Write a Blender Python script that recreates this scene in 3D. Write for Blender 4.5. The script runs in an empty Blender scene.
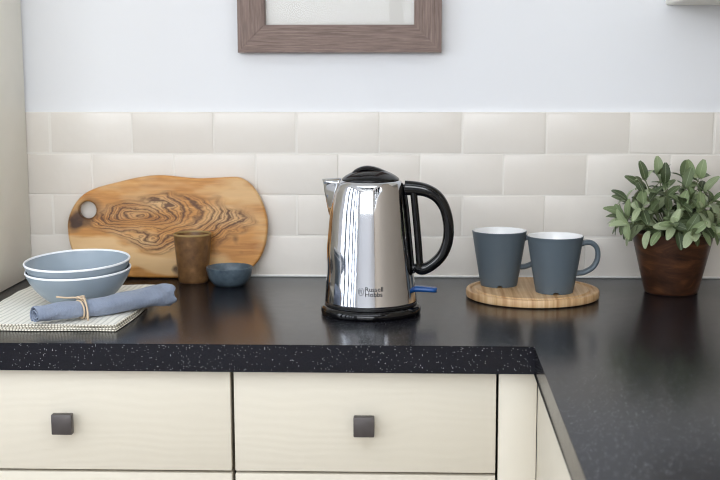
import bpy, bmesh, math, random
from mathutils import Vector, Matrix, Euler

random.seed(7)
S = bpy.context.scene
C = S.collection
T = 0.90                      # height of the worktop surface above the floor
PI = math.pi

# ------------------------------------------------------------------ camera
cam_d = bpy.data.cameras.new('camera'); cam = bpy.data.objects.new('camera', cam_d); C.objects.link(cam)
yaw, pitch, roll = 0.0303, 0.1422, -0.0005
fwd = Vector((-math.sin(yaw)*math.cos(pitch), math.cos(yaw)*math.cos(pitch), -math.sin(pitch)))
rgt = Vector((math.cos(yaw), math.sin(yaw), 0)); upv = rgt.cross(fwd)
r2 = rgt*math.cos(roll) + upv*math.sin(roll); u2 = r2.cross(fwd)
M = Matrix((r2, u2, -fwd)).transposed().to_4x4()
M.translation = Vector((0.117, -2.2454, T+0.3911)); cam.matrix_world = M
cam_d.sensor_width = 36.0; cam_d.lens = 1225.03/720*36; cam_d.shift_x = -30.18/720
cam_d.clip_start = 0.02
cam_d.dof.use_dof = True; cam_d.dof.focus_distance = 1.86; cam_d.dof.aperture_fstop = 7.0
S.camera = cam
S.cycles.filter_width = 1.0

# ------------------------------------------------------------------ world, daylight, exposure
S.view_settings.view_transform = 'Standard'; S.view_settings.look = 'None'
S.view_settings.exposure = -0.02; S.view_settings.gamma = 1.0; S.view_settings.use_curve_mapping = False
w = bpy.data.worlds.new('sky'); S.world = w; w.use_nodes = True
bg = w.node_tree.nodes['Background']; bg.inputs[0].default_value = (0.62, 0.78, 1.0, 1); bg.inputs[1].default_value = 1.2

def area(name, loc, rot, sx, sy, power, col):
    d = bpy.data.lights.new(name, 'AREA'); d.shape = 'RECTANGLE'; d.size = sx; d.size_y = sy
    d.energy = power; d.color = col
    o = bpy.data.objects.new(name, d); C.objects.link(o); o.location = loc; o.rotation_euler = rot
    return o
# daylight through unseen windows and roof light; rear and right windows are added fill
area('daylight_side_window', (-2.72, -2.40, 1.60), (0, -PI/2, 0), 1.50, 3.3, 57, (0.93, 0.965, 1.0))
area('added_fill_rear', (-0.80, -4.42, 1.90), (PI/2, 0, 0), 3.0, 0.90, 90, (0.95, 0.975, 1.0))  # high window added out of view to light the back wall from the front
area('added_fill_right', (1.02, -2.60, 1.90), (0, PI/2, 0), 0.90, 2.6, 44, (0.95, 0.975, 1.0))  # high window added out of view to brighten the left cupboard panel
area('daylight_roof_light', (-0.45, -2.55, 2.52), (0, 0, 0), 2.3, 2.3, 44, (0.92, 0.96, 1.0))

# ------------------------------------------------------------------ helpers
def lin(c):
    return tuple(((v/255)/12.92 if v/255 <= 0.04045 else ((v/255+0.055)/1.055)**2.4) for v in c)

class NT:
    def __init__(s, m): s.t = m.node_tree; s.p = s.t.nodes['Principled BSDF']
    def n(s, typ, **kw):
        nd = s.t.nodes.new('ShaderNode'+typ)
        for k, v in kw.items():
            if k.startswith('_'): setattr(nd, k[1:], v)
            else:
                i = nd.inputs[int(k[1:])] if (k[0] == 'i' and k[1:].isdigit()) else nd.inputs[k.replace('__', ' ')]
                if isinstance(v, bpy.types.NodeSocket): s.t.links.new(v, i)
                else: i.default_value = v
        return nd
    def link(s, a, b): s.t.links.new(a, b)
    def math(s, op, a, b=0.0, c=0.0): return s.n('Math', _operation=op, i0=a, i1=b, i2=c).outputs[0]
    def ramp(s, fac, stops):
        nd = s.n('ValToRGB', Fac=fac); e = nd.color_ramp.elements
        while len(e) < len(stops): e.new(0.5)
        for x, (pos, col) in zip(e, stops):
            x.position = pos; x.color = (*col, 1) if len(col) == 3 else col
        return nd.outputs['Color']
    def mix(s, fac, a, b, mode='MIX'):
        nd = s.t.nodes.new('ShaderNodeMix'); nd.data_type = 'RGBA'; nd.blend_type = mode
        for i, v in ((0, fac), (6, a), (7, b)):
            if isinstance(v, bpy.types.NodeSocket): s.t.links.new(v, nd.inputs[i])
            else: nd.inputs[i].default_value = v if i == 0 else ((*v, 1) if len(v) == 3 else v)
        return nd.outputs[2]
    def coord(s, scale=(1, 1, 1), loc=(0, 0, 0), out='Object', rot=(0, 0, 0)):
        tc = s.n('TexCoord'); mp = s.n('Mapping', Vector=tc.outputs[out])
        mp.inputs['Scale'].default_value = scale; mp.inputs['Location'].default_value = loc; mp.inputs['Rotation'].default_value = rot
        return mp.outputs[0]
    def noise(s, vec, scale, detail=4, rough=0.55, dist=0.0):
        return s.n('TexNoise', Vector=vec, Scale=scale, Detail=detail, Roughness=rough, Distortion=dist).outputs['Fac']
    def bump(s, h, strength=0.2, dist=0.001):
        b = s.n('Bump', Height=h, Strength=strength, Distance=dist); s.link(b.outputs[0], s.p.inputs['Normal'])
    def col(s, c): s.link(c, s.p.inputs['Base Color'])

def mat(name, rgb, rough=0.5, metal=0.0, spec=0.5, coat=0.0, coat_rough=0.05):
    m = bpy.data.materials.new(name); m.use_nodes = True
    p = m.node_tree.nodes['Principled BSDF']
    p.inputs['Base Color'].default_value = (*lin(rgb), 1); p.inputs['Roughness'].default_value = rough
    p.inputs['Metallic'].default_value = metal; p.inputs['Specular IOR Level'].default_value = spec
    p.inputs['Coat Weight'].default_value = coat; p.inputs['Coat Roughness'].default_value = coat_rough
    return m, NT(m)

def thing(name, label, cat, loc=(0, 0, 0), rot=(0, 0, 0), group=None):
    o = bpy.data.objects.new(name, None); C.objects.link(o); o.empty_display_size = 0.05
    o.location = loc; o.rotation_euler = rot; tag(o, label, cat, group); return o
def tag(o, label, cat, group=None):
    o['label'] = label; o['category'] = cat
    if group: o['group'] = group
    return o
def struct(o): o['kind'] = 'structure'; return o

def link_mesh(name, me, m, parent=None, smooth=None):
    if m is not None and not me.materials: me.materials.append(m)
    if smooth is not None:
        me.shade_smooth() if smooth is True else me.shade_flat()
        if smooth not in (True, False): me.set_sharp_from_angle(angle=smooth); me.shade_smooth(); me.set_sharp_from_angle(angle=smooth)
    o = bpy.data.objects.new(name, me); C.objects.link(o)
    if parent: o.parent = parent
    return o
def mesh(name, vs, fs, m, parent=None, smooth=None):
    me = bpy.data.meshes.new(name); me.from_pydata([tuple(v) for v in vs], [], fs); me.validate(); me.update()
    bm = bmesh.new(); bm.from_mesh(me); bmesh.ops.recalc_face_normals(bm, faces=bm.faces); bm.to_mesh(me); bm.free()
    return link_mesh(name, me, m, parent, smooth)

def bm_box(bm, lo, hi, bevel=0.0, seg=2):
    b2 = bmesh.new(); bmesh.ops.create_cube(b2, size=1)
    for v in b2.verts:
        for i in range(3): v.co[i] = lo[i] + (v.co[i]+0.5)*(hi[i]-lo[i])
    if bevel > 0: bmesh.ops.bevel(b2, geom=b2.edges[:], offset=bevel, segments=seg, profile=0.5, affect='EDGES')
    tmp = bpy.data.meshes.new('tmp'); b2.to_mesh(tmp); b2.free(); bm.from_mesh(tmp); bpy.data.meshes.remove(tmp)
def boxes(name, lst, m, parent=None, bevel=0.0, seg=2):
    bm = bmesh.new()
    for lo, hi in lst: bm_box(bm, lo, hi, bevel, seg)
    me = bpy.data.meshes.new(name); bm.to_mesh(me); bm.free()
    return link_mesh(name, me, m, parent, math.radians(35) if bevel else None)

def lathe_data(prof, n=64):
    vs, fs, rings = [], [], []
    for r, z in prof:
        if r < 1e-6: rings.append([len(vs)]); vs.append(Vector((0, 0, z)))
        else:
            rings.append(list(range(len(vs), len(vs)+n)))
            vs += [Vector((r*math.cos(2*PI*k/n), r*math.sin(2*PI*k/n), z)) for k in range(n)]
    for a, b in zip(rings, rings[1:]):
        for k in range(n):
            k2 = (k+1) % n
            if len(a) == 1 and len(b) == 1: continue
            if len(a) == 1: fs.append((a[0], b[k], b[k2]))
            elif len(b) == 1: fs.append((a[k], a[k2], b[0]))
            else: fs.append((a[k], a[k2], b[k2], b[k]))
    return vs, fs
def lathe(name, prof, m, parent=None, n=64, smooth=math.radians(40), fn=None):
    vs, fs = lathe_data(prof, n)
    if fn: vs = [fn(v) for v in vs]
    return mesh(name, vs, fs, m, parent, smooth)

def catmull(pts, k=6, closed=False):
    P = [Vector(p) for p in pts]; n = len(P); out = []
    for i in range(n if closed else n-1):
        if closed: a, b, c, d = P[i-1], P[i], P[(i+1) % n], P[(i+2) % n]
        else: a, b, c, d = P[max(i-1, 0)], P[i], P[i+1], P[min(i+2, n-1)]
        for j in range(k):
            t = j/k
            out.append(0.5*((2*b)+(c-a)*t+(2*a-5*b+4*c-d)*t*t+(3*b-a-3*c+d)*t**3))
    if not closed: out.append(P[-1])
    return out
def sweep_data(path, sect, ref=Vector((0, 1, 0)), closed=False):
    """path: points, sect(i, t) -> list of (a, b): a along the in-plane normal, b along ref-ish binormal"""
    vs, fs, n = [], [], len(path)
    m = None
    for i, p in enumerate(path):
        if closed: tg = path[(i+1) % n]-path[i-1]
        else: tg = path[min(i+1, n-1)]-path[max(i-1, 0)]
        tg.normalize(); nr = ref.cross(tg); nr.normalize(); bn = tg.cross(nr)
        sc = sect(i, i/(n-1)); m = len(sc)
        vs += [p+nr*a+bn*b for a, b in sc]
    for i in range(n if closed else n-1):
        j = (i+1) % n
        for k in range(m):
            k2 = (k+1) % m; fs.append((i*m+k, i*m+k2, j*m+k2, j*m+k))
    if not closed:
        fs.append(tuple(range(m))); fs.append(tuple(range((n-1)*m, n*m)))
    return vs, fs
def superell(a, b, e=2.6, n=16):
    return [(a*math.copysign(abs(math.cos(t))**(2/e), math.cos(t)), b*math.copysign(abs(math.sin(t))**(2/e), math.sin(t)))
            for t in (2*PI*k/n for k in range(n))]
def tube(name, path, r, m, parent=None, n=10, ref=Vector((0, 0, 1)), closed=False):
    rf = r if callable(r) else (lambda t: r)
    vs, fs = sweep_data(path, lambda i, t: superell(rf(t), rf(t), 2, n), ref, closed)
    return mesh(name, vs, fs, m, parent, True)

def plate(name, loops, half, bevel, m, parent=None):
    """flat shape from 2-D loops (outline, holes) in x-y, rounded edges, thickness 2*half"""
    cu = bpy.data.curves.new(name, 'CURVE'); cu.dimensions = '2D'; cu.fill_mode = 'BOTH'
    for lp in loops:
        sp = cu.splines.new('POLY'); sp.points.add(len(lp)-1); sp.use_cyclic_u = True
        for q, (x, y) in zip(sp.points, lp): q.co = (x, y, 0, 1)
    cu.extrude = half-bevel; cu.bevel_depth = bevel; cu.bevel_resolution = 3; cu.offset = -bevel
    o = bpy.data.objects.new('tmp', cu); C.objects.link(o)
    me = bpy.data.meshes.new_from_object(o.evaluated_get(bpy.context.evaluated_depsgraph_get()))
    bpy.data.objects.remove(o); bpy.data.curves.remove(cu)
    me.name = name; me.materials.clear()
    return link_mesh(name, me, m, parent, math.radians(40))

# ------------------------------------------------------------------ materials
m_paint, n = mat('wall_paint_white', (238, 239, 242), 0.6, spec=0.3)
n.bump(n.noise(n.coord(), 220, 3), 0.06, 0.0006)
m_beige, _ = mat('warm_beige_paint', (188, 174, 156), 0.7)
m_ceil, _ = mat('ceiling_white', (240, 240, 238), 0.8)
m_floor, n = mat('floor_oak', (160, 148, 134), 0.45)
n.col(n.ramp(n.noise(n.coord((1, 12, 1)), 5, 5), [(0.3, lin((128, 116, 104))), (0.7, lin((168, 156, 142)))]))
m_tile, n = mat('glazed_tile', (221, 217, 208), 0.24, spec=0.34)
oi = n.n('ObjectInfo')
c1 = n.mix(oi.outputs['Random'], lin((229, 222, 213)), lin((236, 230, 222)))
n.col(n.mix(n.math('MULTIPLY', n.noise(n.coord(), 14, 3), 0.5), c1, lin((222, 214, 204))))
n.bump(n.noise(n.n('NewGeometry').outputs['Position'], 22, 3, 0.5, 0.4), 0.2, 0.003)
m_grout, n = mat('tile_grout', (236, 231, 223), 0.8)
n.bump(n.noise(n.coord(), 300, 3), 0.3, 0.001)
m_seal, _ = mat('sealant_white', (236, 235, 232), 0.4)

m_top, n = mat('black_speckled_worktop', (30, 30, 34), 0.24, spec=0.24)
v = n.coord()
def flecks(scale, dmax, keep):
    vo = n.n('TexVoronoi', Vector=v, Scale=scale)
    d = n.math('LESS_THAN', vo.outputs['Distance'], dmax)
    sep = n.n('SeparateColor', Color=vo.outputs['Color'])
    return n.math('MULTIPLY', n.math('MULTIPLY', d, n.math('GREATER_THAN', sep.outputs[0], keep)), n.math('ADD', 0.25, n.math('MULTIPLY', sep.outputs[1], 0.75)))
f = n.math('MAXIMUM', flecks(440, 0.26, 0.84), flecks(220, 0.16, 0.87))
basec = n.mix(n.noise(v, 420, 2), lin((16, 16, 20)), lin((30, 30, 37)))
n.col(n.mix(f, basec, lin((168, 168, 172))))
n.link(n.math('MULTIPLY_ADD', n.noise(v, 60, 3), 0.06, 0.175), n.p.inputs['Roughness'])

def painted_wood(name, rgb, along=(1, 1, 1)):
    m, n = mat(name, rgb, 0.42, spec=0.35)
    oi = n.n('ObjectInfo')
    v = n.coord(along)
    off = n.n('VectorMath', _operation='ADD', i0=v, i1=oi.outputs['Location'])
    wv = n.n('TexWave', Vector=off.outputs[0], Scale=6.0, Distortion=14.0, Detail=2.0, Detail__Scale=0.5, _bands_direction='Z')
    g = n.math('ADD', n.math('MULTIPLY', wv.outputs['Fac'], 0.6), n.math('MULTIPLY', n.noise(off.outputs[0], 90, 3), 0.4))
    n.col(n.mix(n.math('MULTIPLY', wv.outputs['Fac'], 0.07), lin(rgb), lin(tuple(x*0.93 for x in rgb))))
    n.bump(g, 0.15, 0.001)
    return m
m_cream = painted_wood('cream_painted_wood', (206, 198, 182), (1.6, 1.6, 4.2))
m_creamv = painted_wood('cream_painted_wood_upright', (212, 204, 188), (3.2, 3.2, 0.8))
m_panel = painted_wood('cream_painted_wood_brightened', (240, 236, 224), (3.2, 3.2, 0.8))  # same cream as the drawers, lightened to make up for the panel's dim light
m_carc, _ = mat('cabinet_carcass', (120, 108, 88), 0.7)
m_knob, n = mat('dark_bronze_metal', (84, 79, 78), 0.45, metal=0.6)
n.bump(n.noise(n.coord(), 300, 3), 0.25, 0.0006)
m_dark, _ = mat('dark_plinth', (60, 56, 52), 0.6)

m_steel, n = mat('polished_steel', (198, 198, 201), 0.06, metal=1.0)
n.bump(n.noise(n.coord((40, 40, 1.2)), 12, 2), 0.03, 0.0008)
m_black, _ = mat('glossy_black_plastic', (8, 8, 10), 0.05, spec=0.4)
m_ring, _ = mat('satin_black_plastic', (14, 14, 16), 0.3)
m_blue, _ = mat('blue_switch_plastic', (18, 72, 136), 0.22)
m_print, _ = mat('dark_grey_print', (38, 38, 42), 0.5)
m_print2, _ = mat('mid_grey_print', (110, 110, 114), 0.45)

def olive_wood():
    m, n = mat('olive_wood', (190, 140, 85), 0.42, spec=0.4)
    v = n.coord()
    vst = n.coord((.42, 1, 1))
    warp = n.n('TexNoise', Vector=vst, Scale=12.0, Detail=3.0, Roughness=0.55)
    ctr = n.n('VectorMath', _operation='SUBTRACT', i0=warp.outputs['Color'], i1=(0.5, 0.5, 0.5))
    wsc = n.n('VectorMath', _operation='SCALE', i0=ctr.outputs[0]); wsc.inputs['Scale'].default_value = 0.11
    p = n.n('VectorMath', _operation='ADD', i0=v, i1=wsc.outputs[0])
    sep = n.n('SeparateXYZ', Vector=p.outputs[0])
    # burl: rings about a point a little left of the middle, stretched along the plank
    def ell(cx, cy, st):
        dx = n.math('MULTIPLY', n.math('ADD', sep.outputs[0], -cx), st); dy = n.math('ADD', sep.outputs[1], -cy)
        return n.math('SQRT', n.math('ADD', n.math('MULTIPLY', dx, dx), n.math('MULTIPLY', dy, dy)))
    dr = ell(-.044, .122, .42); d = ell(.012, .105, .36)
    fine = n.noise(vst, 40, 4, 0.6)
    ph = n.math('ADD', n.math('MULTIPLY', dr, 800.0), n.math('MULTIPLY', fine, 16.0))
    rings = n.math('MULTIPLY_ADD', n.math('SINE', ph), 0.5, 0.5)
    rings2 = n.math('MULTIPLY_ADD', n.math('SINE', n.math('ADD', n.math('MULTIPLY', dr, 2300.0), n.math('MULTIPLY', fine, 34.0))), 0.5, 0.5)
    veins = n.math('MAXIMUM', n.math('POWER', rings, 4.5), n.math('MULTIPLY', n.math('POWER', rings2, 2.5), 0.55))
    mask = n.ramp(d, [(0.0, (1, 1, 1)), (0.046, (1, 1, 1)), (0.056, (0, 0, 0))])
    grain = n.noise(n.coord((2.2, 26, 8)), 5, 5, 0.6, 0.5)
    big = n.noise(n.coord((5, 14, 5), (0.3, 0.1, 0)), 1.4, 3)
    base = n.ramp(grain, [(0.25, lin((166, 106, 50))), (0.55, lin((200, 140, 72))), (0.8, lin((220, 168, 100)))])
    base = n.mix(n.ramp(big, [(0.45, (0, 0, 0)), (0.62, (0.75, 0.75, 0.75))]), base, lin((222, 184, 132)))
    amt = n.math('MULTIPLY', n.math('MULTIPLY', veins, mask), n.math('MULTIPLY_ADD', n.noise(vst, 22, 2), 2.6, -0.2))
    lowl = n.n('MapRange', Value=n.math('ADD', sep.outputs[1], n.math('MULTIPLY', sep.outputs[0], .16))); lowl.inputs[1].default_value = .048; lowl.inputs[2].default_value = .040
    lowr = n.n('MapRange', Value=n.math('ADD', sep.outputs[1], n.math('MULTIPLY', sep.outputs[0], .10))); lowr.inputs[1].default_value = .014; lowr.inputs[2].default_value = .020
    pale = n.math('MULTIPLY', n.math('MULTIPLY', lowl.outputs[0], lowr.outputs[0]), n.math('LESS_THAN', sep.outputs[0], .02))
    base = n.mix(n.math('MULTIPLY', pale, .75), base, lin((228, 192, 142)))
    c = n.mix(n.math('MAXIMUM', n.math('MINIMUM', amt, 0.9), 0.0), base, lin((84, 48, 24)))
    # a few long dark veins at the edge of the burl
    edge = n.ramp(n.math('ADD', d, n.math('MULTIPLY', fine, 0.012)), [(0.0, (0, 0, 0)), (0.0555, (0, 0, 0)), (0.0580, (0.35, 0.35, 0.35)), (0.0610, (0, 0, 0))])
    c = n.mix(edge, c, lin((98, 60, 32)))
    # dark knot around the hole and two small knots
    for kx, ky, r0, r1, s in ((-0.1426, 0.1253, 0.015, 0.028, 0.7), (-0.166, 0.106, 0.012, 0.030, 1.0), (-0.140, 0.102, 0.004, 0.017, 0.7), (0.0156, 0.020, 0.003, 0.011, 0.85), (0.137, 0.0675, 0.002, 0.009, 0.6)):
        ddx = n.math('ADD', sep.outputs[0], -kx); ddy = n.math('ADD', sep.outputs[1], -ky)
        dk = n.math('SQRT', n.math('ADD', n.math('MULTIPLY', ddx, ddx), n.math('MULTIPLY', ddy, ddy)))
        k = n.n('MapRange', Value=dk); k.inputs[1].default_value = r0; k.inputs[2].default_value = r1; k.inputs[3].default_value = s; k.inputs[4].default_value = 0
        c = n.mix(n.math('MULTIPLY', k.outputs[0], n.math('MULTIPLY_ADD', fine, 1.2, 0.3)), c, lin((66, 40, 24)))
    n.col(c); n.bump(grain, 0.1, 0.001)
    return m
m_olive = olive_wood()

m_bam, n = mat('bamboo_wood', (196, 158, 112), 0.45, spec=0.4)
v = n.coord((150, 5, 5))
st = n.noise(v, 1.0, 2, 0.5)
vs = n.coord((9, 60, 9)); 
cb = n.ramp(st, [(0.3, lin((178, 134, 90))), (0.5, lin((208, 172, 128))), (0.7, lin((226, 196, 156)))])
n.col(n.mix(n.math('MULTIPLY', n.noise(vs, 3, 4), 0.35), cb, lin((168, 124, 78))))
m_stone, n = mat('brown_stoneware', (96, 74, 42), 0.38)
v = n.coord()
n.col(n.ramp(n.noise(v, 60, 5), [(0.3, lin((88, 60, 36))), (0.55, lin((116, 83, 50))), (0.75, lin((146, 108, 70)))]))
n.bump(n.noise(v, 120, 3), 0.12, 0.001)
m_stonerim, _ = mat('brown_stoneware_rim', (158, 132, 84), 0.4)
m_slate, n = mat('slate_glaze', (72, 84, 94), 0.3)
v = n.coord()
n.col(n.ramp(n.noise(v, 70, 5), [(0.3, lin((58, 70, 80))), (0.6, lin((86, 100, 110))), (0.8, lin((112, 122, 128)))]))
m_bowl, n = mat('blue_grey_melamine', (142, 154, 164), 0.28)
m_rim, _ = mat('white_rim', (236, 238, 240), 0.35)
m_mug, _ = mat('matt_blue_grey_mug', (88, 99, 107), 0.4, spec=0.4)
m_mugin, _ = mat('white_mug_glaze', (238, 238, 238), 0.2)

def linen(name, c1, c2, scale):
    m, n = mat(name, c1, 0.95, spec=0.1)
    v = n.coord()
    wv = n.math('ADD', n.n('TexWave', Vector=v, Scale=scale, _bands_direction='X').outputs['Fac'], n.n('TexWave', Vector=v, Scale=scale, _bands_direction='Y').outputs['Fac'])
    n.col(n.mix(n.noise(v, 45, 4), lin(c1), lin(c2)))
    n.bump(n.math('ADD', n.math('ADD', n.math('MULTIPLY', wv, 0.2), n.math('MULTIPLY', n.noise(v, 260, 3), .5)), n.math('MULTIPLY', n.noise(v, 70, 3, .6, 1.0), 3.0)), 0.6, 0.0012)
    n.p.inputs['Sheen Weight'].default_value = 0.2
    return m
m_linen = linen('blue_grey_linen', (148, 157, 174), (122, 132, 152), 180)
m_cloth, n = mat('cream_striped_cotton', (226, 222, 210), 0.95, spec=0.1)
v = n.coord((1, 1, 1), rot=(0, 0, 0.06))
wv = n.n('TexWave', Vector=v, Scale=32.0, Distortion=0.6, Detail=1.0, _bands_direction='X', _wave_profile='SIN')
n.col(n.mix(n.ramp(wv.outputs['Fac'], [(0.62, (0, 0, 0)), (0.85, (0.55, 0.55, 0.55))]), lin((232, 229, 219)), lin((188, 186, 178))))
n.bump(n.math('ADD', n.noise(v, 500, 2), wv.outputs['Fac']), 0.5, 0.001)
m_hem, n = mat('cotton_hem_stitch', (206, 198, 180), 0.95, spec=0.1)
wv = n.n('TexWave', Vector=n.coord((1, 1, 1), rot=(0, 0, 0.5)), Scale=75.0, Distortion=2.0, _bands_direction='X')
n.col(n.ramp(wv.outputs['Fac'], [(0.25, lin((158, 150, 136))), (0.5, lin((230, 224, 208)))]))
m_twine, n = mat('jute_twine', (200, 178, 152), 0.95, spec=0.1)
n.bump(n.noise(n.coord(), 700, 2), 0.6, 0.001)

m_pot, n = mat('dark_stained_wood', (70, 42, 26), 0.35, spec=0.4)
v = n.coord((1, 1, 3))
n.col(n.ramp(n.noise(v, 13, 6, 0.65, 0.8), [(0.30, lin((30, 19, 14))), (0.5, lin((64, 39, 25))), (0.70, lin((106, 68, 42)))]))
n.bump(n.noise(n.coord((1, 1, 16)), 12, 4), 0.15, 0.001)
m_soil, n = mat('dark_soil', (40, 32, 26), 0.95); n.bump(n.noise(n.coord(), 90, 4), 0.9, 0.004)
m_stem, _ = mat('sage_stem', (112, 120, 84), 0.6)
m_leaf, n = mat('sage_leaf', (120, 140, 108), 0.42, spec=0.4)
oi = n.n('ObjectInfo'); tc = n.n('TexCoord'); sp = n.n('SeparateXYZ', Vector=tc.outputs['Object'])
ay = n.math('ABSOLUTE', sp.outputs[1])
lc = n.ramp(oi.outputs['Random'], [(0.0, lin((46, 58, 32))), (0.3, lin((88, 102, 66))), (0.65, lin((134, 150, 106))), (1.0, lin((182, 192, 156)))])
lc = n.mix(n.math('MULTIPLY', n.noise(n.coord((1, 4, 1)), 9, 3), 0.4), lc, lin((92, 108, 70)))
rib = n.math('LESS_THAN', ay, 0.016)
n.col(n.mix(n.math('MULTIPLY', rib, 0.28), lc, lin((186, 196, 160))))
n.bump(n.noise(n.coord((6, 16, 1)), 3, 3), 0.2, 0.02)
n.p.inputs['Subsurface Weight'].default_value = 0.0

def frame_wood(name, along):
    m, n = mat(name, (124, 106, 98), 0.6, spec=0.25)
    v = n.coord(along)
    g = n.noise(v, 6, 5, 0.65, 0.3)
    n.col(n.ramp(g, [(0.3, lin((108, 92, 86))), (0.55, lin((140, 121, 113))), (0.8, lin((164, 147, 138)))]))
    n.bump(g, 0.2, 0.001); return m
m_frh = frame_wood('grey_brown_wood', (3, 6, 60)); m_frv = frame_wood('grey_brown_wood_upright', (60, 6, 3))
m_mat, _ = mat('pale_grey_mount', (222, 220, 215), 0.8)
m_ar = None
m_art, _ = mat('white_print_paper', (244, 244, 242), 0.7)
m_glass = bpy.data.materials.new('clear_glass'); m_glass.use_nodes = True
t = m_glass.node_tree; t.nodes.clear()
o_ = t.nodes.new('ShaderNodeOutputMaterial'); mx = t.nodes.new('ShaderNodeMixShader'); tr = t.nodes.new('ShaderNodeBsdfTransparent'); gl = t.nodes.new('ShaderNodeBsdfGlossy'); fr = t.nodes.new('ShaderNodeFresnel')
gl.inputs['Roughness'].default_value = 0.02; fr.inputs[0].default_value = 1.18
t.links.new(fr.outputs[0], mx.inputs[0]); t.links.new(tr.outputs[0], mx.inputs[1]); t.links.new(gl.outputs[0], mx.inputs[2]); t.links.new(mx.outputs[0], o_.inputs[0])
m_wdark, _ = mat('slate_window_frame', (58, 72, 92), 0.4)
m_wframe, _ = mat('white_window_frame', (238, 238, 236), 0.35)

# ------------------------------------------------------------------ the room
XL, XR, YF, YB, H = -2.6, 0.90, 0.008, -4.3, 2.42
struct(boxes('floor', [((XL-.3, YB-.3, -0.1), (XR+.3, YF+.2, 0))], m_floor))
rx0, rx1, ry0, ry1 = -1.60, 0.70, -3.70, -1.40
struct(boxes('ceiling', [((XL-.3, YB-.3, H), (rx0, YF+.2, H+.1)), ((rx1, YB-.3, H), (XR+.3, YF+.2, H+.1)), ((rx0, YB-.3, H), (rx1, ry0, H+.1)), ((rx0, ry1, H), (rx1, YF+.2, H+.1))], m_ceil))
wall_back = struct(boxes('wall_back', [((XL-.12, YF, 0), (XR+.12, YF+.12, H))], m_paint))
struct(boxes('wall_right', [((XR, YB, 0), (XR+.12, YF, 1.45)), ((XR, YB, 2.35), (XR+.12, YF, H)), ((XR, YB, 1.45), (XR+.12, -3.9, 2.35)), ((XR, -1.3, 1.45), (XR+.12, YF, 2.35))], m_beige))
wy0, wy1, wz0, wz1 = -4.05, -0.75, 0.85, 2.35
struct(boxes('wall_left', [((XL-.12, YB, 0), (XL, wy0, H)), ((XL-.12, wy1, 0), (XL, YF, H)),
                           ((XL-.12, wy0, 0), (XL, wy1, wz0)), ((XL-.12, wy0, wz1), (XL, wy1, H))], m_paint))
gx0, gx1 = -2.3, 0.7
struct(boxes('wall_front', [((XL-.12, YB-.12, 0), (XR+.12, YB, 1.45)), ((XL-.12, YB-.12, 2.35), (XR+.12, YB, H)), ((XL-.12, YB-.12, 1.45), (gx0, YB, 2.35)), ((gx1, YB-.12, 1.45), (XR+.12, YB, 2.35))], m_paint))
def window(name, u0, u1, z0, z1, splits, place, m_wframe=m_wframe, hb=.04):
    """frame bars and panes in (u, z); place(u, d, z) -> world"""
    def bar(nm, a, b, m, par, d0, d1):
        p0, p1 = place(a[0], d0, a[1]), place(b[0], d1, b[1])
        lo = tuple(min(x, y) for x, y in zip(p0, p1)); hi = tuple(max(x, y) for x, y in zip(p0, p1))
        return boxes(nm, [(lo, hi)], m, par)
    root = bpy.data.objects.new(name, None); C.objects.link(root); struct(root)
    e = 0.06
    bar('window_rail', (u0, z0), (u1, z0+e), m_wframe, root, -.03, .03); bar('window_rail', (u0, z1-e), (u1, z1), m_wframe, root, -.03, .03)
    bar('window_stile', (u0, z0+e), (u0+e, z1-e), m_wframe, root, -.03, .03); bar('window_stile', (u1-e, z0+e), (u1, z1-e), m_wframe, root, -.03, .03)
    xs = [u0+e] + [u0+(u1-u0)*k/splits for k in range(1, splits)] + [u1-e]
    for x in xs[1:-1]: bar('window_stile', (x-hb, z0+e), (x+hb, z1-e), m_wframe, root, -.03, .03)
    for a, b in zip(xs, xs[1:]):
        bar('pane', (a+(hb if a != xs[0] else 0), z0+e), (b-(hb if b != xs[-1] else 0), z1-e), m_glass, root, -.002, .002)
window('window_1', wy0, wy1, wz0, wz1, 5, lambda u, d, z: (XL-.05+d, u, z), m_wdark, .11)
rl = bpy.data.objects.new('window_3', None); C.objects.link(rl); struct(rl)
for k in range(4):
    x = rx0+k*(rx1-rx0)/3; boxes('glazing_bar', [((max(rx0, x-.02), ry0, H+.02), (min(rx1, x+.02), ry1, H+.07))], m_wframe, rl)
    if k < 3: boxes('pane', [((x+.02, ry0, H+.04), (x+(rx1-rx0)/3-.02, ry1, H+.046))], m_glass, rl)
window('added_window_2', gx0, gx1, 1.45, 2.35, 4, lambda u, d, z: (u, YB-.05+d, z))  # added, unseen; sill kept high to stay out of the kettle's reflection
window('added_window_4', -3.9, -1.3, 1.45, 2.35, 3, lambda u, d, z: (XR+.05+d, u, z))  # added, unseen; opening for the fill on the left cupboard panel

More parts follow.
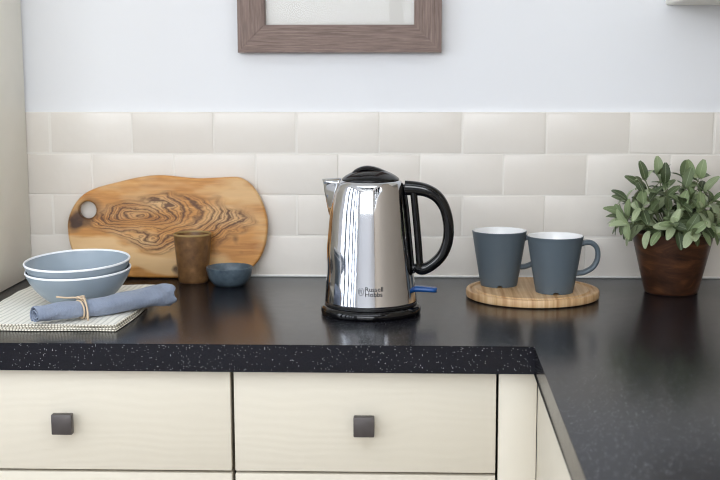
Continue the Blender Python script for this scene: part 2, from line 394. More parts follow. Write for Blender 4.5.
# glazed tiles on the back wall, four courses of running bond
grout = boxes('grout', [((-1.2, 0.0012, T), (XR, YF+.001, T+.3050))], m_grout, wall_back)
tile_meshes = []
for k in range(4):
    bm = bmesh.new(); bm_box(bm, (-.0754, 0, -.0374), (.0754, .008, .0374), 0.0)
    es = [e for e in bm.edges if all(v.co.y < 0.001 for v in e.verts)]
    for v in bm.verts:
        v.co.x += random.uniform(-.0006, .0006); v.co.z += random.uniform(-.0006, .0006)
    bmesh.ops.bevel(bm, geom=es, offset=0.0024, segments=3, profile=0.5, affect='EDGES')
    me = bpy.data.meshes.new('tile'); bm.to_mesh(me); bm.free(); me.materials.append(m_tile); me.shade_smooth(); me.set_sharp_from_angle(angle=math.radians(30))
    tile_meshes.append(me)
half = None
for row in range(4):
    x0 = 0.181-0.076 + (0.0 if row % 2 else 0.076)
    for k in range(-8, 6):
        x = x0+k*0.152
        if x < -1.2 or x > 0.98: continue
        if x+.075 > XR: continue
        o = bpy.data.objects.new('tile', random.choice(tile_meshes)); C.objects.link(o); o.parent = wall_back
        o.location = (x+random.uniform(-.0008, .0008), random.uniform(0, .0008), T+0.0382+row*.0764+random.uniform(-.0006, .0006))
        o.rotation_euler = (random.uniform(-.0010, .0010), random.uniform(-.003, .003), random.uniform(-.002, .002))
tr1 = struct(boxes('trim_1', [((-1.2, -.0035, T), (XR, .001, T+.0035))], m_seal, None, 0.0012))

# ------------------------------------------------------------------ worktop (L shape) and cabinets
W = 0.56; XE = 0.27; RETY = -1.95
def worktop():
    pts = [(-1.1, 0.0), (-1.1, -W), (XE, -W), (XE, RETY), (XR, RETY), (XR, 0.0)]
    bm = bmesh.new()
    lo = [bm.verts.new((x, y, T-.040)) for x, y in pts]; hi = [bm.verts.new((x, y, T)) for x, y in pts]
    bm.faces.new(lo[::-1]); bm.faces.new(hi)
    for i in range(len(pts)):
        j = (i+1) % len(pts); bm.faces.new((lo[i], lo[j], hi[j], hi[i]))
    es = [e for e in bm.edges if abs(e.verts[0].co.z-e.verts[1].co.z) < 1e-6]
    bmesh.ops.bevel(bm, geom=es, offset=0.0022, segments=3, profile=0.5, affect='EDGES')
    bmesh.ops.recalc_face_normals(bm, faces=bm.faces)
    me = bpy.data.meshes.new('worktop'); bm.to_mesh(me); bm.free()
    o = link_mesh('worktop', me, m_top, None, math.radians(35))
    return tag(o, 'black white-flecked L-shaped worktop running along the tiled wall', 'worktop')
worktop()

def knob(parent, loc, face='y'):
    k = bpy.data.objects.new('knob', None)
    bm = bmesh.new()
    bm_box(bm, (-.0148, -.026, -.0148), (.0148, -.014, .0148), 0.0015, 2)
    bm_box(bm, (-.006, -.0145, -.006), (.006, 0.0, .006), 0.0)
    me = bpy.data.meshes.new('knob'); bm.to_mesh(me); bm.free()
    o = link_mesh('knob', me, m_knob, parent, math.radians(35)); o.location = loc
    if face == 'x': o.rotation_euler = (0, 0, -PI/2)
    o['label'] = 'dark square metal knob'
    return o
FZ0, FZ1 = T-.0428, T-.193
def drawer_cabinet(x0, x1, label, knobx=None):
    t = thing('drawer_cabinet', label, 'cabinet', (x0, 0, 0), group=None)
    wd = x1-x0
    boxes('carcass', [((0.001, -W+.04, .1), (wd-.001, -.03, T-.041))], m_carc, t)
    boxes('plinth', [((0.001, -W+.08, 0), (wd-.001, -W+.065, .1))], m_dark, t)
    zt = FZ0
    for h in (0.148, 0.25, 0.345):
        d = boxes('drawer_front', [((0.0015, -.011, -h), (wd-.0015, .011, 0))], m_cream, t, 0.0012)
        d.location = (0, -W+.026, zt)
        knob(d, (wd/2 if knobx is None else knobx-x0, -.0109, -h/2 if h < .2 else -.075))
        zt -= h+.004
    return t
drawer_cabinet(-.645, -.1625, 'cream drawer cabinet below the folded cloth and bowls', -.4025)
drawer_cabinet(-.1605, .2180, 'cream drawer cabinet below the kettle, next to corner post')
cp = thing('corner_post', 'narrow cream post between the drawers and the return cabinet', 'post', (.220, -W+.015, 0))
boxes('post_panel', [((0, 0, .1), (.0545, .02, FZ0))], m_creamv, cp, 0.001)
boxes('plinth', [((0.001, .05, 0), (.0535, .065, .1))], m_dark, cp)
rc = thing('return_cabinet', 'cream door cabinet under the projecting arm of worktop', 'cabinet', (XE+.005, -.56, 0))
boxes('carcass', [((.022, -1.36, .1), (.60, -.004, T-.041))], m_carc, rc)
boxes('plinth', [((.05, -1.36, 0), (.065, -.004, .1))], m_dark, rc)
for k in range(2):
    d = boxes('door', [((0, -.68, .1), (.02, 0, T-.0405))], m_creamv, rc, 0.0006); d.location = (0.0003, .0150-k*.683, 0)
    kb = knob(d, (0.0, -.62 if k == 0 else -.06, T-.13), 'x')
bc = thing('base_cabinet', 'cream base cabinet left of the drawers, beneath the upright cupboard', 'cabinet', (-1.1, 0, 0))
boxes('carcass', [((0.001, -W+.04, .1), (.452, -.03, T-.041))], m_carc, bc)
boxes('plinth', [((0.001, -W+.08, 0), (.452, -W+.065, .1))], m_dark, bc)
d = boxes('door', [((.0015, -W+.015, .1), (.4515, -W+.037, FZ0))], m_creamv, bc, 0.0012); knob(d, (.41, -W+.0151, T-.13))

uc = thing('upright_cupboard', 'tall cream cupboard standing on the worktop against the tiles', 'cupboard', (-1.1, 0, T))
boxes('side_panel', [((.4583, -.33, .0005), (.4783, -.0045, 1.30))], m_panel, uc, 0.0008)
boxes('side_panel', [((0, -.33, .0005), (.02, -.0045, 1.30))], m_panel, uc, 0.0008)
boxes('top_panel', [((.02, -.33, 1.28), (.4583, -.0045, 1.30))], m_panel, uc)
boxes('back_panel', [((.02, -.012, .0005), (.4583, -.0045, 1.28))], m_panel, uc)
for k in range(2):
    d = boxes('door', [((.002+k*.238, -.352, .003), (.237+k*.238, -.331, 1.30))], m_panel, uc, 0.0012); knob(d, (.21 if k == 0 else .265, -.3519, .5))

wc = thing('wall_cupboard', 'cream wall cupboard hung above the plant', 'cupboard', (.5435, 0, T+.4965))
boxes('carcass', [((0, -.31, 0), (.3505, .0075, .70))], m_panel, wc, 0.004, 3)
for k in range(2):
    d = boxes('door', [((.001+k*.174, -.332, -.002), (.172+k*.174, -.311, .70))], m_panel, wc, 0.0012); knob(d, (.145 if k == 0 else .205, -.3319, .06))

# ------------------------------------------------------------------ picture frame
pf = thing('picture_frame', 'grey-brown wooden picture frame with pale mount hung above the tiles', 'picture frame', (-.0415, YF, T+.4125))
HW, HT, RW = .1835, .47, .0495
def rail(pts, m):
    y0, y1 = -.003, -.030
    vs = [(x, y0, z) for x, z in pts]+[(x, y1, z) for x, z in pts]
    o = mesh('frame_rail', vs, [(0, 1, 2, 3), (7, 6, 5, 4)]+[(i, (i+1) % 4, 4+(i+1) % 4, 4+i) for i in range(4)], m, pf)
    bm = bmesh.new(); bm.from_mesh(o.data); bmesh.ops.bevel(bm, geom=[e for e in bm.edges if all(v.co.y < -.02 for v in e.verts)], offset=.0012, segments=2, affect='EDGES'); bm.to_mesh(o.data); bm.free()
a, b, c, d = (-HW, 0), (HW, 0), (HW, HT), (-HW, HT); e_, f_, g_, h_ = (-HW+RW, RW), (HW-RW, RW), (HW-RW, HT-RW), (-HW+RW, HT-RW)
rail([a, b, f_, e_], m_frh); rail([d, c, g_, h_], m_frh); rail([a, d, h_, e_], m_frv); rail([b, c, g_, f_], m_frv)
boxes('backing', [((-HW+.01, -.006, .01), (HW-.01, -.0004, HT-.01))], m_mat, pf)
ix, iz = .0995, .0935
boxes('mount', [((-HW+.03, -.0135, .03), (HW-.03, -.0115, iz)), ((-HW+.03, -.0135, HT-iz), (HW-.03, -.0115, HT-.03)),
                ((-HW+.03, -.0135, iz), (-ix, -.0115, HT-iz)), ((ix, -.0135, iz), (HW-.03, -.0115, HT-iz))], m_mat, pf)
boxes('print', [((-ix-.01, -.0112, iz-.01), (ix+.01, -.0102, HT-iz+.01))], m_art, pf)
boxes('glazing', [((-HW+.042, -.0185, .042), (HW-.042, -.0170, HT-.042))], m_glass, pf)

# ------------------------------------------------------------------ kettle
K = thing('kettle', 'polished steel electric kettle with black handle standing on worktop', 'kettle', (.0280, -.325, T))
prof = [(0, .0170), (.070, .0170), (.0725, .0178), (.0735, .0205), (.0722, .030), (.0697, .050), (.0668, .075), (.0640, .105), (.0612, .135), (.0585, .163), (.0560, .183), (.0538, .197), (.0518, .205), (.0490, .2098), (.0455, .2115), (.0435, .2118), (.0430, .2085), (.0, .2085)]
# denser, smooth body profile
core = catmull([Vector((r, z, 0)) for r, z in prof[3:14]], 5)
CORE = [(p.x, p.y) for p in core]
prof_s = prof[:3]+[(p.x, p.y) for p in core]+prof[14:]
def body_r(z):
    for (r0, z0), (r1, z1) in zip(CORE, CORE[1:]):
        if z0 <= z <= z1: return r0+(r1-r0)*(z-z0)/(z1-z0)
    return prof[3][0]
LEFT = [(.0150, 1.0), (.06, 1.025), (.11, 1.095), (.16, 1.10), (.19, 1.07), (.205, 1.035), (.2115, 1.0), (.3, 1.0)]
def left_f(z):
    for (z0, a0), (z1, a1) in zip(LEFT, LEFT[1:]):
        if z0 <= z <= z1:
            t = (z-z0)/(z1-z0); t = t*t*(3-2*t); return a0+(a1-a0)*t
    return 1.0
def pull(v):
    r = v.xy.length
    if v.x < 0 and r > .03: v = Vector((v.x*(1+(left_f(v.z)-1)*(v.x/r)**2), v.y, v.z))
    return v
lathe('body', prof_s, m_steel, K, 128, fn=pull)
lathe('bottom_ring', [(0, .0135), (.0705, .0135), (.0736, .0150), (.0736, .0178), (.0725, .0190), (0, .0190)], m_ring, K, 96)
lathe('power_base', [(0, 0), (.0765, 0), (.0792, .0018), (.0798, .0050), (.0790, .0092), (.0768, .0128), (.0735, .0143), (.0, .0143)], m_black, K, 96)
# spout: a sharp V beak opening at the rim
vs, fs = [], []
NR, NA = 12, 17
for i in range(NR+1):
    t_ = i/NR; z = .152+t_*(.2128-.152); R0 = body_r(min(z, .205))-.0012 if z < .205 else body_r(.205)-.0012-(z-.205)*.1
    R0 *= left_f(min(z, .2)); A = math.radians(4+20*t_**0.8); tip = .0005+.0245*t_**1.1-.0*t_
    for k in range(NA):
        s = k/(NA-1)*2-1
        r = R0+tip*(1-abs(s)**1.25) if True else R0
        th = PI+A*s*(1-.0*abs(s))
        # straight-sided V: blend in x-y between edge and tip
        ex, ey = R0*math.cos(PI+A*math.copysign(1, s)), R0*math.sin(PI+A*math.copysign(1, s))
        q = abs(s); rd = 1-(1-q)**1.0
        x = -(R0+tip)*(1-q)+ex*q; y = ey*q
        if q < .1: x += tip*.04*(1-q/.1)
        vs.append(Vector((x, y, z)))
for i in range(NR):
    for k in range(NA-1): fs.append((i*NA+k, i*NA+k+1, (i+1)*NA+k+1, (i+1)*NA+k))
sp_ = mesh('spout', vs, fs, m_steel, K, math.radians(60))
sm = sp_.modifiers.new('thick', 'SOLIDIFY'); sm.thickness = .0011; sm.offset = 0
# lid with its raised press-bar
lathe('lid', [(0, .2090), (.0425, .2090), (.0452, .2110), (.0455, .2130), (.0440, .2150), (.0395, .2185), (.0330, .2222), (.0250, .2255), (.0150, .2280), (0, .2290)], m_black, K, 96, True)
lb = []
for i in range(13):
    a = i/12; x = -.030+a*.060
    lb.append((x, .2225+.0108*math.sin(PI*min(1, max(0, (a*1.0)**.8)))))
vs, fs = [], []
for i, (x, z) in enumerate(lb):
    hw = .011+.004*math.sin(PI*i/12)
    for (yy, dz) in ((-hw, -.004), (-hw*.85, -.0006), (-hw*.4, .0006), (0, .0009), (hw*.4, .0006), (hw*.85, -.0006), (hw, -.004)):
        vs.append(Vector((x, yy, z+dz)))
m_ = 7
for i in range(12):
    for k in range(m_-1): fs.append((i*m_+k, i*m_+k+1, (i+1)*m_+k+1, (i+1)*m_+k))
fs += [tuple(range(m_)), tuple(range(12*m_, 13*m_))]
for i in range(12): fs.append((i*m_, (i+1)*m_, (i+1)*m_+m_-1, i*m_+m_-1))
mesh('lid_press_bar', vs, fs, m_black, K, math.radians(50))
# handle: D-shaped loop (outer arc + inner limb); coordinates in the kettle's x-z plane
arc = catmull([Vector((x, 0, z)) for x, z in ((.054, .1990), (.070, .1985), (.088, .1950), (.104, .186), (.1155, .170), (.1215, .150), (.1232, .130), (.1205, .110), (.1125, .092), (.1000, .079), (.0880, .0715), (.0790, .0702), (.0735, .0770))], 6)
def w_arc(t): return .0118-.0032*min(1, t/.35) + (.0012*max(0, (t-.8)/.2))
vs1, fs1 = sweep_data(arc, lambda i, t: superell(w_arc(t), .0125-.002*t, 3.0, 20))
limb = catmull([Vector((x, 0, z)) for x, z in ((.0670, .1990), (.0685, .185), (.0720, .150), (.0750, .115), (.0772, .085), (.0785, .0705))], 6)
vs2, fs2 = sweep_data(limb, lambda i, t: superell(.0058, .0118-.002*t, 3.0, 20))
off = len(vs1)
mesh('handle', vs1+vs2, fs1+[tuple(i+off for i in f) for f in fs2], m_black, K, math.radians(50))
strip = catmull([Vector((body_r(z)+.0004, 0, z)) for z in (.205, .185, .16, .13, .10, .075, .064)], 5)
vs, fs = sweep_data(strip, lambda i, t: superell(.0022, .0085, 3.0, 14)); mesh('handle_mount', vs, fs, m_black, K, math.radians(50))
vs, fs = sweep_data(catmull([Vector((x, 0, z)) for x, z in ((.064, .073), (.072, .0715), (.080, .0712))], 5), lambda i, t: superell(.0065, .0095, 3.0, 14)); mesh('handle_foot', vs, fs, m_black, K, math.radians(50))
# blue switch paddle
sw = catmull([Vector((x, 0, z)) for x, z in ((.062, .0385), (.074, .0385), (.086, .0378), (.098, .0368), (.1052, .0362))], 4)
vs, fs = sweep_data(sw, lambda i, t: superell(.0052-.0013*t, .0125*(1 if t < .75 else math.sqrt(max(.15, 1-((t-.75)/.25)**2))), 3.0, 16))
o = mesh('switch', vs, fs, m_blue, K, math.radians(50)); o['label'] = 'blue on-off switch paddle'
# lettering and oval emblem wrapped on the body
def text_mesh(body, size):
    cu = bpy.data.curves.new('txt', 'FONT'); cu.body = body; cu.size = size; cu.resolution_u = 3; cu.space_line = 0.80; cu.offset = 0.012
    o = bpy.data.objects.new('tmp', cu); C.objects.link(o)
    me = bpy.data.meshes.new_from_object(o.evaluated_get(bpy.context.evaluated_depsgraph_get()))
    bpy.data.objects.remove(o); bpy.data.curves.remove(cu)
    return me
def wrap(me, x0, x1, z0, z1, name, m, lift=.0006):
    xs = [v.co.x for v in me.vertices]; ys = [v.co.y for v in me.vertices]
    ax, bx, ay_, by = min(xs), max(xs), min(ys), max(ys)
    bm = bmesh.new(); bm.from_mesh(me)
    bmesh.ops.triangulate(bm, faces=bm.faces[:])
    for v in bm.verts:
        x = x0+(v.co.x-ax)/(bx-ax)*(x1-x0); z = z0+(v.co.y-ay_)/(by-ay_)*(z1-z0)
        r = body_r(z)+lift; th = -PI/2+x/r
        v.co = (r*math.cos(th), r*math.sin(th), z)
    bm.to_mesh(me); bm.free(); me.materials.clear(); me.name = name
    return link_mesh(name, me, m, K)
wrap(text_mesh('Russell\nHobbs', 1.0), -.0055, .0225, .0375, .0525, 'lettering', m_print)
def ring2d(a, b, wd, n=32):
    me = bpy.data.meshes.new('ring')
    vs = [((a-k*wd)*math.cos(2*PI*i/n), (b-k*wd)*math.sin(2*PI*i/n), 0) for k in (0, 1) for i in range(n)]
    me.from_pydata(vs, [], [(i, (i+1) % n, n+(i+1) % n, n+i) for i in range(n)]); return me
wrap(ring2d(1, 1.35, .16), -.0168, -.0078, .0390, .0515, 'emblem_ring', m_print2)
wrap(text_mesh('R', 1.0), -.0146, -.0098, .0420, .0486, 'emblem_letter', m_print2)

# ------------------------------------------------------------------ olive-wood board leaning on the tiles
def px_board(cx, cy):          # outline measured in a plane about parallel to the wall, metres
    return ((cx-30)*0.000569-.1807, (350-cy)*0.000572)
outline = [(30, 190), (32, 165), (42, 135), (60, 105), (85, 80), (120, 62), (160, 50), (200, 40), (250, 28), (300, 20), (350, 19), (400, 24), (450, 28), (500, 27), (550, 24), (585, 24), (610, 34), (635, 55), (655, 85), (670, 120), (680, 160), (680, 200), (672, 245), (655, 285), (630, 315), (595, 338), (550, 348), (480, 350), (400, 350), (300, 350), (200, 347), (130, 338), (80, 310), (48, 272), (34, 232)]
op = [(v.x, v.y) for v in catmull([Vector((*px_board(*p), 0)) for p in outline], 4, True)]
hx, hy = px_board(97, 131)
hole = [(hx+.0158*math.cos(2*PI*k/32), hy+.0158*math.sin(2*PI*k/32)) for k in range(32)]
cb = plate('cutting_board', [op, hole[::-1]], .008, .004, m_olive)
zmin = min(v.co.y for v in cb.data.vertices)
lean = math.radians(3.0)
cb.rotation_euler = (PI/2-lean, 0, 0); cb.location = (-.3655, -.0212, T-zmin*math.cos(lean)+.0006)
tag(cb, 'oblong olive-wood serving board with a hole leaning on the tiles', 'cutting board')

# ------------------------------------------------------------------ stoneware cup and small dark bowl
cup = thing('stoneware_cup', 'brown stoneware beaker in front of the olive-wood board', 'cup', (-.3075, -.0600, T))
lathe('body', [(0, 0), (.0245, 0), (.0262, .0015), (.0268, .005), (.0290, .030), (.0318, .060), (.0340, .0870), (.0322, .0880), (.0298, .060), (.0270, .030), (.0240, .006), (0, .005)], m_stone, cup, 64)
lathe('rim', [(.0321, .0865), (.0343, .0865), (.0345, .0885), (.0335, .0897), (.0323, .0892), (.0319, .0875), (.0321, .0865)], m_stonerim, cup, 64)
sb = thing('small_bowl', 'small dark slate-blue bowl beside the brown beaker', 'bowl', (-.2365, -.0900, T))
lathe('body', [(0, 0), (.0240, 0), (.0275, .0012), (.0330, .0070), (.0385, .0170), (.0408, .0270), (.0415, .0325), (.0402, .0336), (.0390, .0325), (.0365, .0190), (.0310, .0095), (.0250, .0045), (0, .004)], m_slate, sb, 64)

# ------------------------------------------------------------------ folded cloth under the bowls
ft = thing('folded_tea_towel', 'folded cream striped cloth lying under the grey bowls', 'cloth', (-.44, -.31, T))
corners = [(-.535, -.478), (-.345, -.478), (-.330, -.330), (-.352, -.150), (-.560, -.160), (-.575, -.330)]
def cloth_layer(z0, z1, shrink, seed, name='layer', m=m_cloth):
    rnd = random.Random(seed); nx, ny = 26, 34; vs, fs = [], []
    def P(u, v):
        # u across, v from the front edge to the back
        xl = -.548+(-.030)*math.sin(v*PI*.75)+shrink; xr = -.343+.016*math.sin(min(1, v*1.5)*PI*.62)-.022*v-shrink*rx
        yf = -.483+.006*math.sin(u*9+seed)*.3+shrink*.8; yb = -.150-shrink
        return xl+(xr-xl)*u, yf+(yb-yf)*v
    rx = rnd.uniform(.4, 1.4)
    ph = rnd.uniform(0, 6)
    for layer in (0, 1):
        for j in range(ny+1):
            for i in range(nx+1):
                u, v = i/nx, j/ny; x, y = P(u, v)
                z = (z0, z1)[layer]
                if layer: z += .0007*math.sin(x*60+ph+y*25)+.0005*math.sin(y*90+ph)
                ed = min(u*.2, (1-u)*.2, v*.33, (1-v)*.33)
                if layer and ed < .006: z -= (1-ed/.006)*(z1-z0)*.35
                vs.append((x+.44, y+.31, z))
    N = (nx+1)*(ny+1); idx = lambda l, i, j: l*N+j*(nx+1)+i
    for j in range(ny):
        for i in range(nx):
            fs.append((idx(0, i, j), idx(0, i, j+1), idx(0, i+1, j+1), idx(0, i+1, j))); fs.append((idx(1, i, j), idx(1, i+1, j), idx(1, i+1, j+1), idx(1, i, j+1)))
    for i in range(nx):
        fs.append((idx(0, i, 0), idx(0, i+1, 0), idx(1, i+1, 0), idx(1, i, 0))); fs.append((idx(0, i, ny), idx(0, i+1, ny), idx(1, i+1, ny), idx(1, i, ny)))
    for j in range(ny):
        fs.append((idx(0, 0, j), idx(0, 0, j+1), idx(1, 0, j+1), idx(1, 0, j))); fs.append((idx(0, nx, j), idx(0, nx, j+1), idx(1, nx, j+1), idx(1, nx, j)))
    return mesh(name, vs, fs, m, ft, math.radians(60)), P
for k in range(4):
    lo, P = cloth_layer(.0003+.0026*k, .0003+.0026*k+.0023, .0012*((k*7) % 3), k*3+1, 'cloth_fold')
    # stitched hem running round the front and right edge of each fold
    pts = [Vector((P(u/24, 0)[0]+.44, P(u/24, 0)[1]+.31, .0016+.0026*k)) for u in range(25)]+[Vector((P(1, v/24)[0]+.44, P(1, v/24)[1]+.31, .0016+.0026*k)) for v in range(1, 14)]
    hm = tube('hem', pts, lambda t: .0013, m_hem, lo, 8)

# ------------------------------------------------------------------ stacked bowls
def cereal_bowl(label, loc, rot):
    b = thing('cereal_bowl', label, 'bowl', loc, rot, 'pair of stacked grey bowls')
    outer = [(0, 0), (.040, 0), (.0435, .001), (.0560, .010), (.0690, .0225), (.0790, .0365), (.0850, .0480), (.0872, .0545)]
    inner = [(.0848, .0545), (.0825, .0475), (.0765, .0365), (.0665, .0235), (.0540, .0125), (.0400, .0045), (0, .0035)]
    so = [(p.x, p.y) for p in catmull([Vector((r, z, 0)) for r, z in outer[2:]], 4)]
    si = [(p.x, p.y) for p in catmull([Vector((r, z, 0)) for r, z in inner], 4)]
    b.scale = (.948, .948, .98)
    lathe('body', outer[:2]+so+si, m_bowl, b, 96)
    lathe('rim', [(.0847, .0535), (.0873, .0535), (.0878, .0552), (.0868, .0566), (.0854, .0566), (.0845, .0552), (.0847, .0535)], m_rim, b, 96)
    return b
cereal_bowl('blue-grey white-rimmed bowl resting on the striped cloth, lower of the two', (-.4375, -.3320, T+.0148), (math.radians(2.6), math.radians(-1.2), 0))
cereal_bowl('blue-grey white-rimmed bowl nested in the other bowl, upper of the two', (-.4382, -.3325, T+.0292), (math.radians(2.6), math.radians(-2.4), .4))

# ------------------------------------------------------------------ rolled linen napkin tied with twine
nb = thing('rolled_napkin', 'rolled blue-grey linen napkin tied with jute twine', 'napkin', (-.40, -.40, T))
axis = [Vector((x+.40, y+.40, z)) for x, y, z in ((-.4585, -.4960, .0262), (-.4410, -.4770, .0262), (-.4080, -.4470, .0255), (-.3740, -.4170, .0250), (-.3400, -.3700, .0235), (-.3160, -.3330, .0228), (-.3020, -.3110, .0215))]
axp = catmull(axis, 8)
NS = 84
def roll_sect(i, t):
    a = .0136+.0092*t**1.2; b = .0142+.0100*t; tie = 1-.10*math.exp(-((t-.36)/.05)**2)
    out = []
    turns = 2.2
    full = []
    for k in range(NS):
        s = k/(NS-1); th = 2*PI*turns*s+1.1; rad = .2+.8*s
        wob = 1+.05*math.sin(3*th+t*9)+.035*math.sin(5*th-t*21)+.03*math.sin(t*34+th)
        full.append((a*rad*math.cos(th)*tie*wob, b*rad*math.sin(th)*tie*wob))
    return full
vs, fs = [], []
pts2 = axp
for i, p in enumerate(pts2):
    tg = pts2[min(i+1, len(pts2)-1)]-pts2[max(i-1, 0)]; tg.normalize()
    nr = Vector((0, 0, 1)).cross(tg); nr.normalize(); bn = tg.cross(nr)
    t_ = i/(len(pts2)-1)
    for k, (z_, x_) in enumerate(roll_sect(i, t_)):
        s = k/(NS-1)
        q = p+bn*z_+nr*x_
        if i == len(pts2)-1: q = q+tg*.006*(math.sin(k*.9)*.6)
        q.z = max(q.z, (.0125 if t_ < .78 else .0125-(t_-.78)/.22*.0118)+.0012*s)
        vs.append(q)
for i in range(len(pts2)-1):
    for k in range(NS-1): fs.append((i*NS+k, i*NS+k+1, (i+1)*NS+k+1, (i+1)*NS+k))
nk = mesh('linen_roll', vs, fs, m_linen, nb, True)
sm = nk.modifiers.new('thick', 'SOLIDIFY'); sm.thickness = .0012; sm.offset = 0
# twine: two turns, a knot and two loose tails
ti = int(len(axp)*.36); pc = axp[ti]; tg = (axp[ti+1]-axp[ti-1]).normalized(); nr = Vector((0, 0, 1)).cross(tg).normalized(); bn = tg.cross(nr)
coil = []
for k in range(45):
    th = 2*PI*k/22; coil.append(pc+tg*((k/45-.5)*.010)+bn*(.0136*math.sin(th))+nr*(.0150*math.cos(th)))
for q in coil: q.z = max(q.z, .0128)
tw = tube('twine', coil, .0015, m_twine, nb, 8, tg)
kt = pc+bn*.0148+nr*.002
knotp = catmull([kt+Vector(d) for d in ((-.006, 0, .001), (-.002, .004, .003), (.004, .002, .004), (.003, -.004, .002), (-.003, -.003, .004), (-.005, .002, .003), (.002, .005, .002), (.006, -.001, .001))], 5)
tube('knot', knotp, .0020, m_twine, tw, 8, Vector((.3, .2, 1)))
tube('tail', catmull([kt+Vector(d) for d in ((0, 0, .002), (-.012, .004, .002), (-.026, .010, .0005), (-.042, .016, .0008))], 6), .0015, m_twine, tw, 8)
tube('tail', catmull([kt+Vector(d) for d in ((.002, 0, .002), (.008, -.008, .001), (.013, -.016, -.008), (.016, -.022, -.019), (.018, -.030, -.0255))], 6), .0015, m_twine, tw, 8, Vector((0, 1, .2)))

# ------------------------------------------------------------------ round bamboo board with two mugs
BX, BY, BT = .2970, -.1830, .0135
rb = lathe('serving_board', [(0, 0), (.1095, 0), (.1125, .0015), (.1130, .004), (.1130, .0105), (.1118, .0128), (.1100, .0135), (.1055, .0135), (.1040, .0108), (.1010, .0098), (.0975, .0104), (.0955, .0135), (0, .0135)], m_bam, None, 96)
rb.location = (BX, BY, T+.0003); tag(rb, 'round bamboo board with a groove near its edge, under the mugs', 'serving board')
def mug(label, loc, rz):
    g = thing('mug', label, 'mug', loc, (0, 0, rz), 'grey mugs on the round board')
    g.scale = (1, 1, 1.05)
    hgt, rt, rbm = .0905, .0470, .0312
    def r_at(z): return rbm+(rt-rbm)*(z/hgt)**.93
    out = [(0, .003), (.026, .003), (.0285, 0), (.0308, 0), (.0316, .0015)]+[(r_at(z), z) for z in (.006, .02, .04, .06, .08, .0885)]+[(rt+.0001, .0898), (rt-.001, .0907)]
    def notch(v):
        if v.z < .0016 and v.xy.length > .027:
            a = math.atan2(v.y, v.x)-rz*-1
            for na in (-PI/2, PI/2, -PI/2+2.1, -PI/2-2.1):
                dd = abs((math.atan2(v.y, v.x)+rz-na+PI) % (2*PI)-PI)
                if dd < .13: v = Vector((v.x, v.y, .0032))
        return v
    lathe('body', out, m_mug, g, 128, math.radians(40), notch)
    lathe('inside', [(rt-.001, .0907), (rt-.0026, .0902), (rt-.0032, .0885)]+[(r_at(z)-.0032, z) for z in (.08, .06, .04, .02, .009)]+[(.024, .006), (0, .0055)], m_mugin, g, 96)
    pth = catmull([Vector((x, 0, z)) for x, z in ((.0425, .0770), (.050, .0795), (.060, .0790), (.0685, .0725), (.0716, .0615), (.0695, .0490), (.0620, .0385), (.0480, .0315), (.0345, .0300))], 6)
    vs, fs = sweep_data(pth, lambda i, t: superell(.0042, .0070+.0016*abs(2*t-1), 2.6, 16)); mesh('handle', vs, fs, m_mug, g, True)
    return g
mug('blue-grey mug with white inside, its handle tucked behind the other mug', (.2415, -.1540, T+BT+.0004), .05)
mug('blue-grey mug with white inside, its handle standing clear towards the plant', (.3308, -.2160, T+BT+.0004), .02)

# ------------------------------------------------------------------ potted sage-like plant
pl = thing('potted_plant', 'leafy grey-green plant in a dark wooden tapered pot', 'plant', (.5415, -.1340, T))
lathe('pot', [(0, 0), (.0440, 0), (.0460, .0015), (.0470, .005), (.0700, .1020), (.0703, .1045), (.0680, .1055), (.0655, .1030), (.0610, .090), (0, .090)], m_pot, pl, 72)
lathe('soil', [(0, .094), (.02, .0935), (.045, .092), (.0607, .0905), (.0600, .0902), (0, .0902)], m_soil, pl, 40, True)
def leaf_mesh(seed):
    rnd = random.Random(seed); L = 8; vs, fs = [], []
    fold = rnd.uniform(.10, .25); droop = rnd.uniform(.05, .22)
    for i in range(L+1):
        t_ = i/L
        wd = .240*(math.sin(PI*(.04+.93*t_)**.95)**.55)
        x = t_; z0 = -droop*t_*t_+.06*math.sin(PI*t_)
        for s in (-1, -.5, 0, .5, 1): vs.append((x, s*wd, z0+fold*wd*s*s*1.4+.008*math.sin(t_*14+s*2+seed)))
    for i in range(L):
        for k in range(4): fs.append((i*5+k, i*5+k+1, (i+1)*5+k+1, (i+1)*5+k))
    me = bpy.data.meshes.new('leaf'); me.from_pydata(vs, [], fs); me.materials.append(m_leaf); me.shade_smooth(); return me
LM = [leaf_mesh(s) for s in range(5)]
rp = random.Random(21)
nleaf = 0
def add_leaf(pos, direc, up, ln):
    global nleaf
    if nleaf >= 298: return
    x = direc.normalized(); y = up.cross(x)
    if y.length < 1e-3: y = Vector((0, 1, 0)).cross(x)
    y.normalize(); z = x.cross(y)
    tipw = pos+x*ln
    if tipw.y > .118 or pos.y > .118: return
    if tipw.z < .012 : return
    # keep leaves outside the pot wall
    for q in (.5, 1.0):
        pp = pos+x*ln*q
        if pp.z < .104 and pp.xy.length < .072: return
    o = bpy.data.objects.new('leaf', rp.choice(LM)); C.objects.link(o); o.parent = pl
    mm = Matrix((x, y, z)).transposed().to_4x4(); mm.translation = pos
    o.matrix_basis = mm @ Matrix.Diagonal((ln, ln*rp.uniform(.85, 1.15), ln, 1)); nleaf += 1
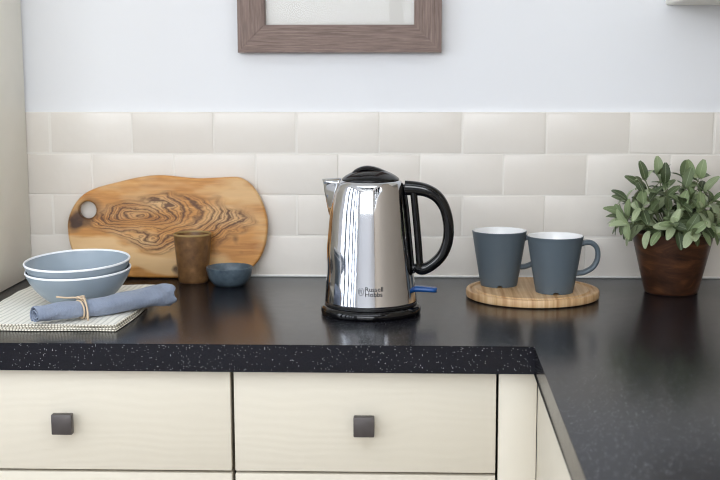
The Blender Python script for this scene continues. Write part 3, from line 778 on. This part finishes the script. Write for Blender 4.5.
for k in range(7):
    az = math.radians(-165+k*25+rp.uniform(-6, 6)); hd = Vector((math.cos(az), math.sin(az), 0))
    q0 = hd*.0660+Vector((0, 0, .1130)); dv = hd*.55+Vector((rp.uniform(-.35, .35), 0, -rp.uniform(.55, 1.0)))
    o = bpy.data.objects.new('leaf', rp.choice(LM)); C.objects.link(o); o.parent = pl; nleaf += 1
    x = dv.normalized(); y = (hd+Vector((0, 0, .5))).cross(x).normalized(); z = x.cross(y)
    mm = Matrix((x, y, z)).transposed().to_4x4(); mm.translation = q0+hd*.006; ln = rp.uniform(.026, .034)
    o.matrix_basis = mm @ Matrix.Diagonal((ln, ln, ln, 1))
NST = 38
for s in range(NST):
    az = s*2.39996+rp.uniform(-.25, .25)
    el = (s+.5)/NST            # 0: upright, 1: leaning out over the rim
    pol = math.radians(10+74*el**.8)
    ln = rp.uniform(.098, .124)*(1.0-.24*el)
    hd = Vector((math.cos(az)*.92, math.sin(az)*.85, 0))
    p0 = hd*rp.uniform(.008, .045)*(.4+.6*el)+Vector((0, 0, .0915))
    pts = []
    for k in range(9):
        t_ = k/8; bend = pol*(.55+.65*t_)
        pts.append((pts[-1] if pts else p0)+(hd*math.sin(bend)+Vector((0, 0, math.cos(bend))))*(ln/8 if k else 0))
    pts = [Vector((p.x, min(p.y, .105), p.z)) for p in pts]
    tube('stem', pts, lambda t: .0016-.0007*t, m_stem, pl, 6, Vector((.3, .1, 1)))
    tw_ = rp.uniform(0, PI)
    for k in ((3, 5, 7, 8) if el > .5 else (4, 6, 8)):
        tg = (pts[k]-pts[k-1]).normalized(); sidev = tg.cross(Vector((math.cos(tw_), math.sin(tw_), .3))).normalized()
        tw_ += 1.5
        for sg in (-1, 1):
            dirv = (sidev*sg+tg*rp.uniform(.15, .9)+Vector((0, 0, rp.uniform(-.45, .25)))).normalized()
            upl = (tg+Vector((0, -.35, .5))+Vector((rp.uniform(-.4, .4), rp.uniform(-.4, .4), 0))).normalized()
            add_leaf(pts[k]-dirv*.001, dirv, upl, rp.uniform(.026, .039)*(1.0 if k < 8 else .85))
    add_leaf(pts[-1], (pts[-1]-pts[-2]).normalized()+Vector((rp.uniform(-.4, .4), rp.uniform(-.4, .4), .1)), Vector((0, -.6, .8)), rp.uniform(.028, .038))
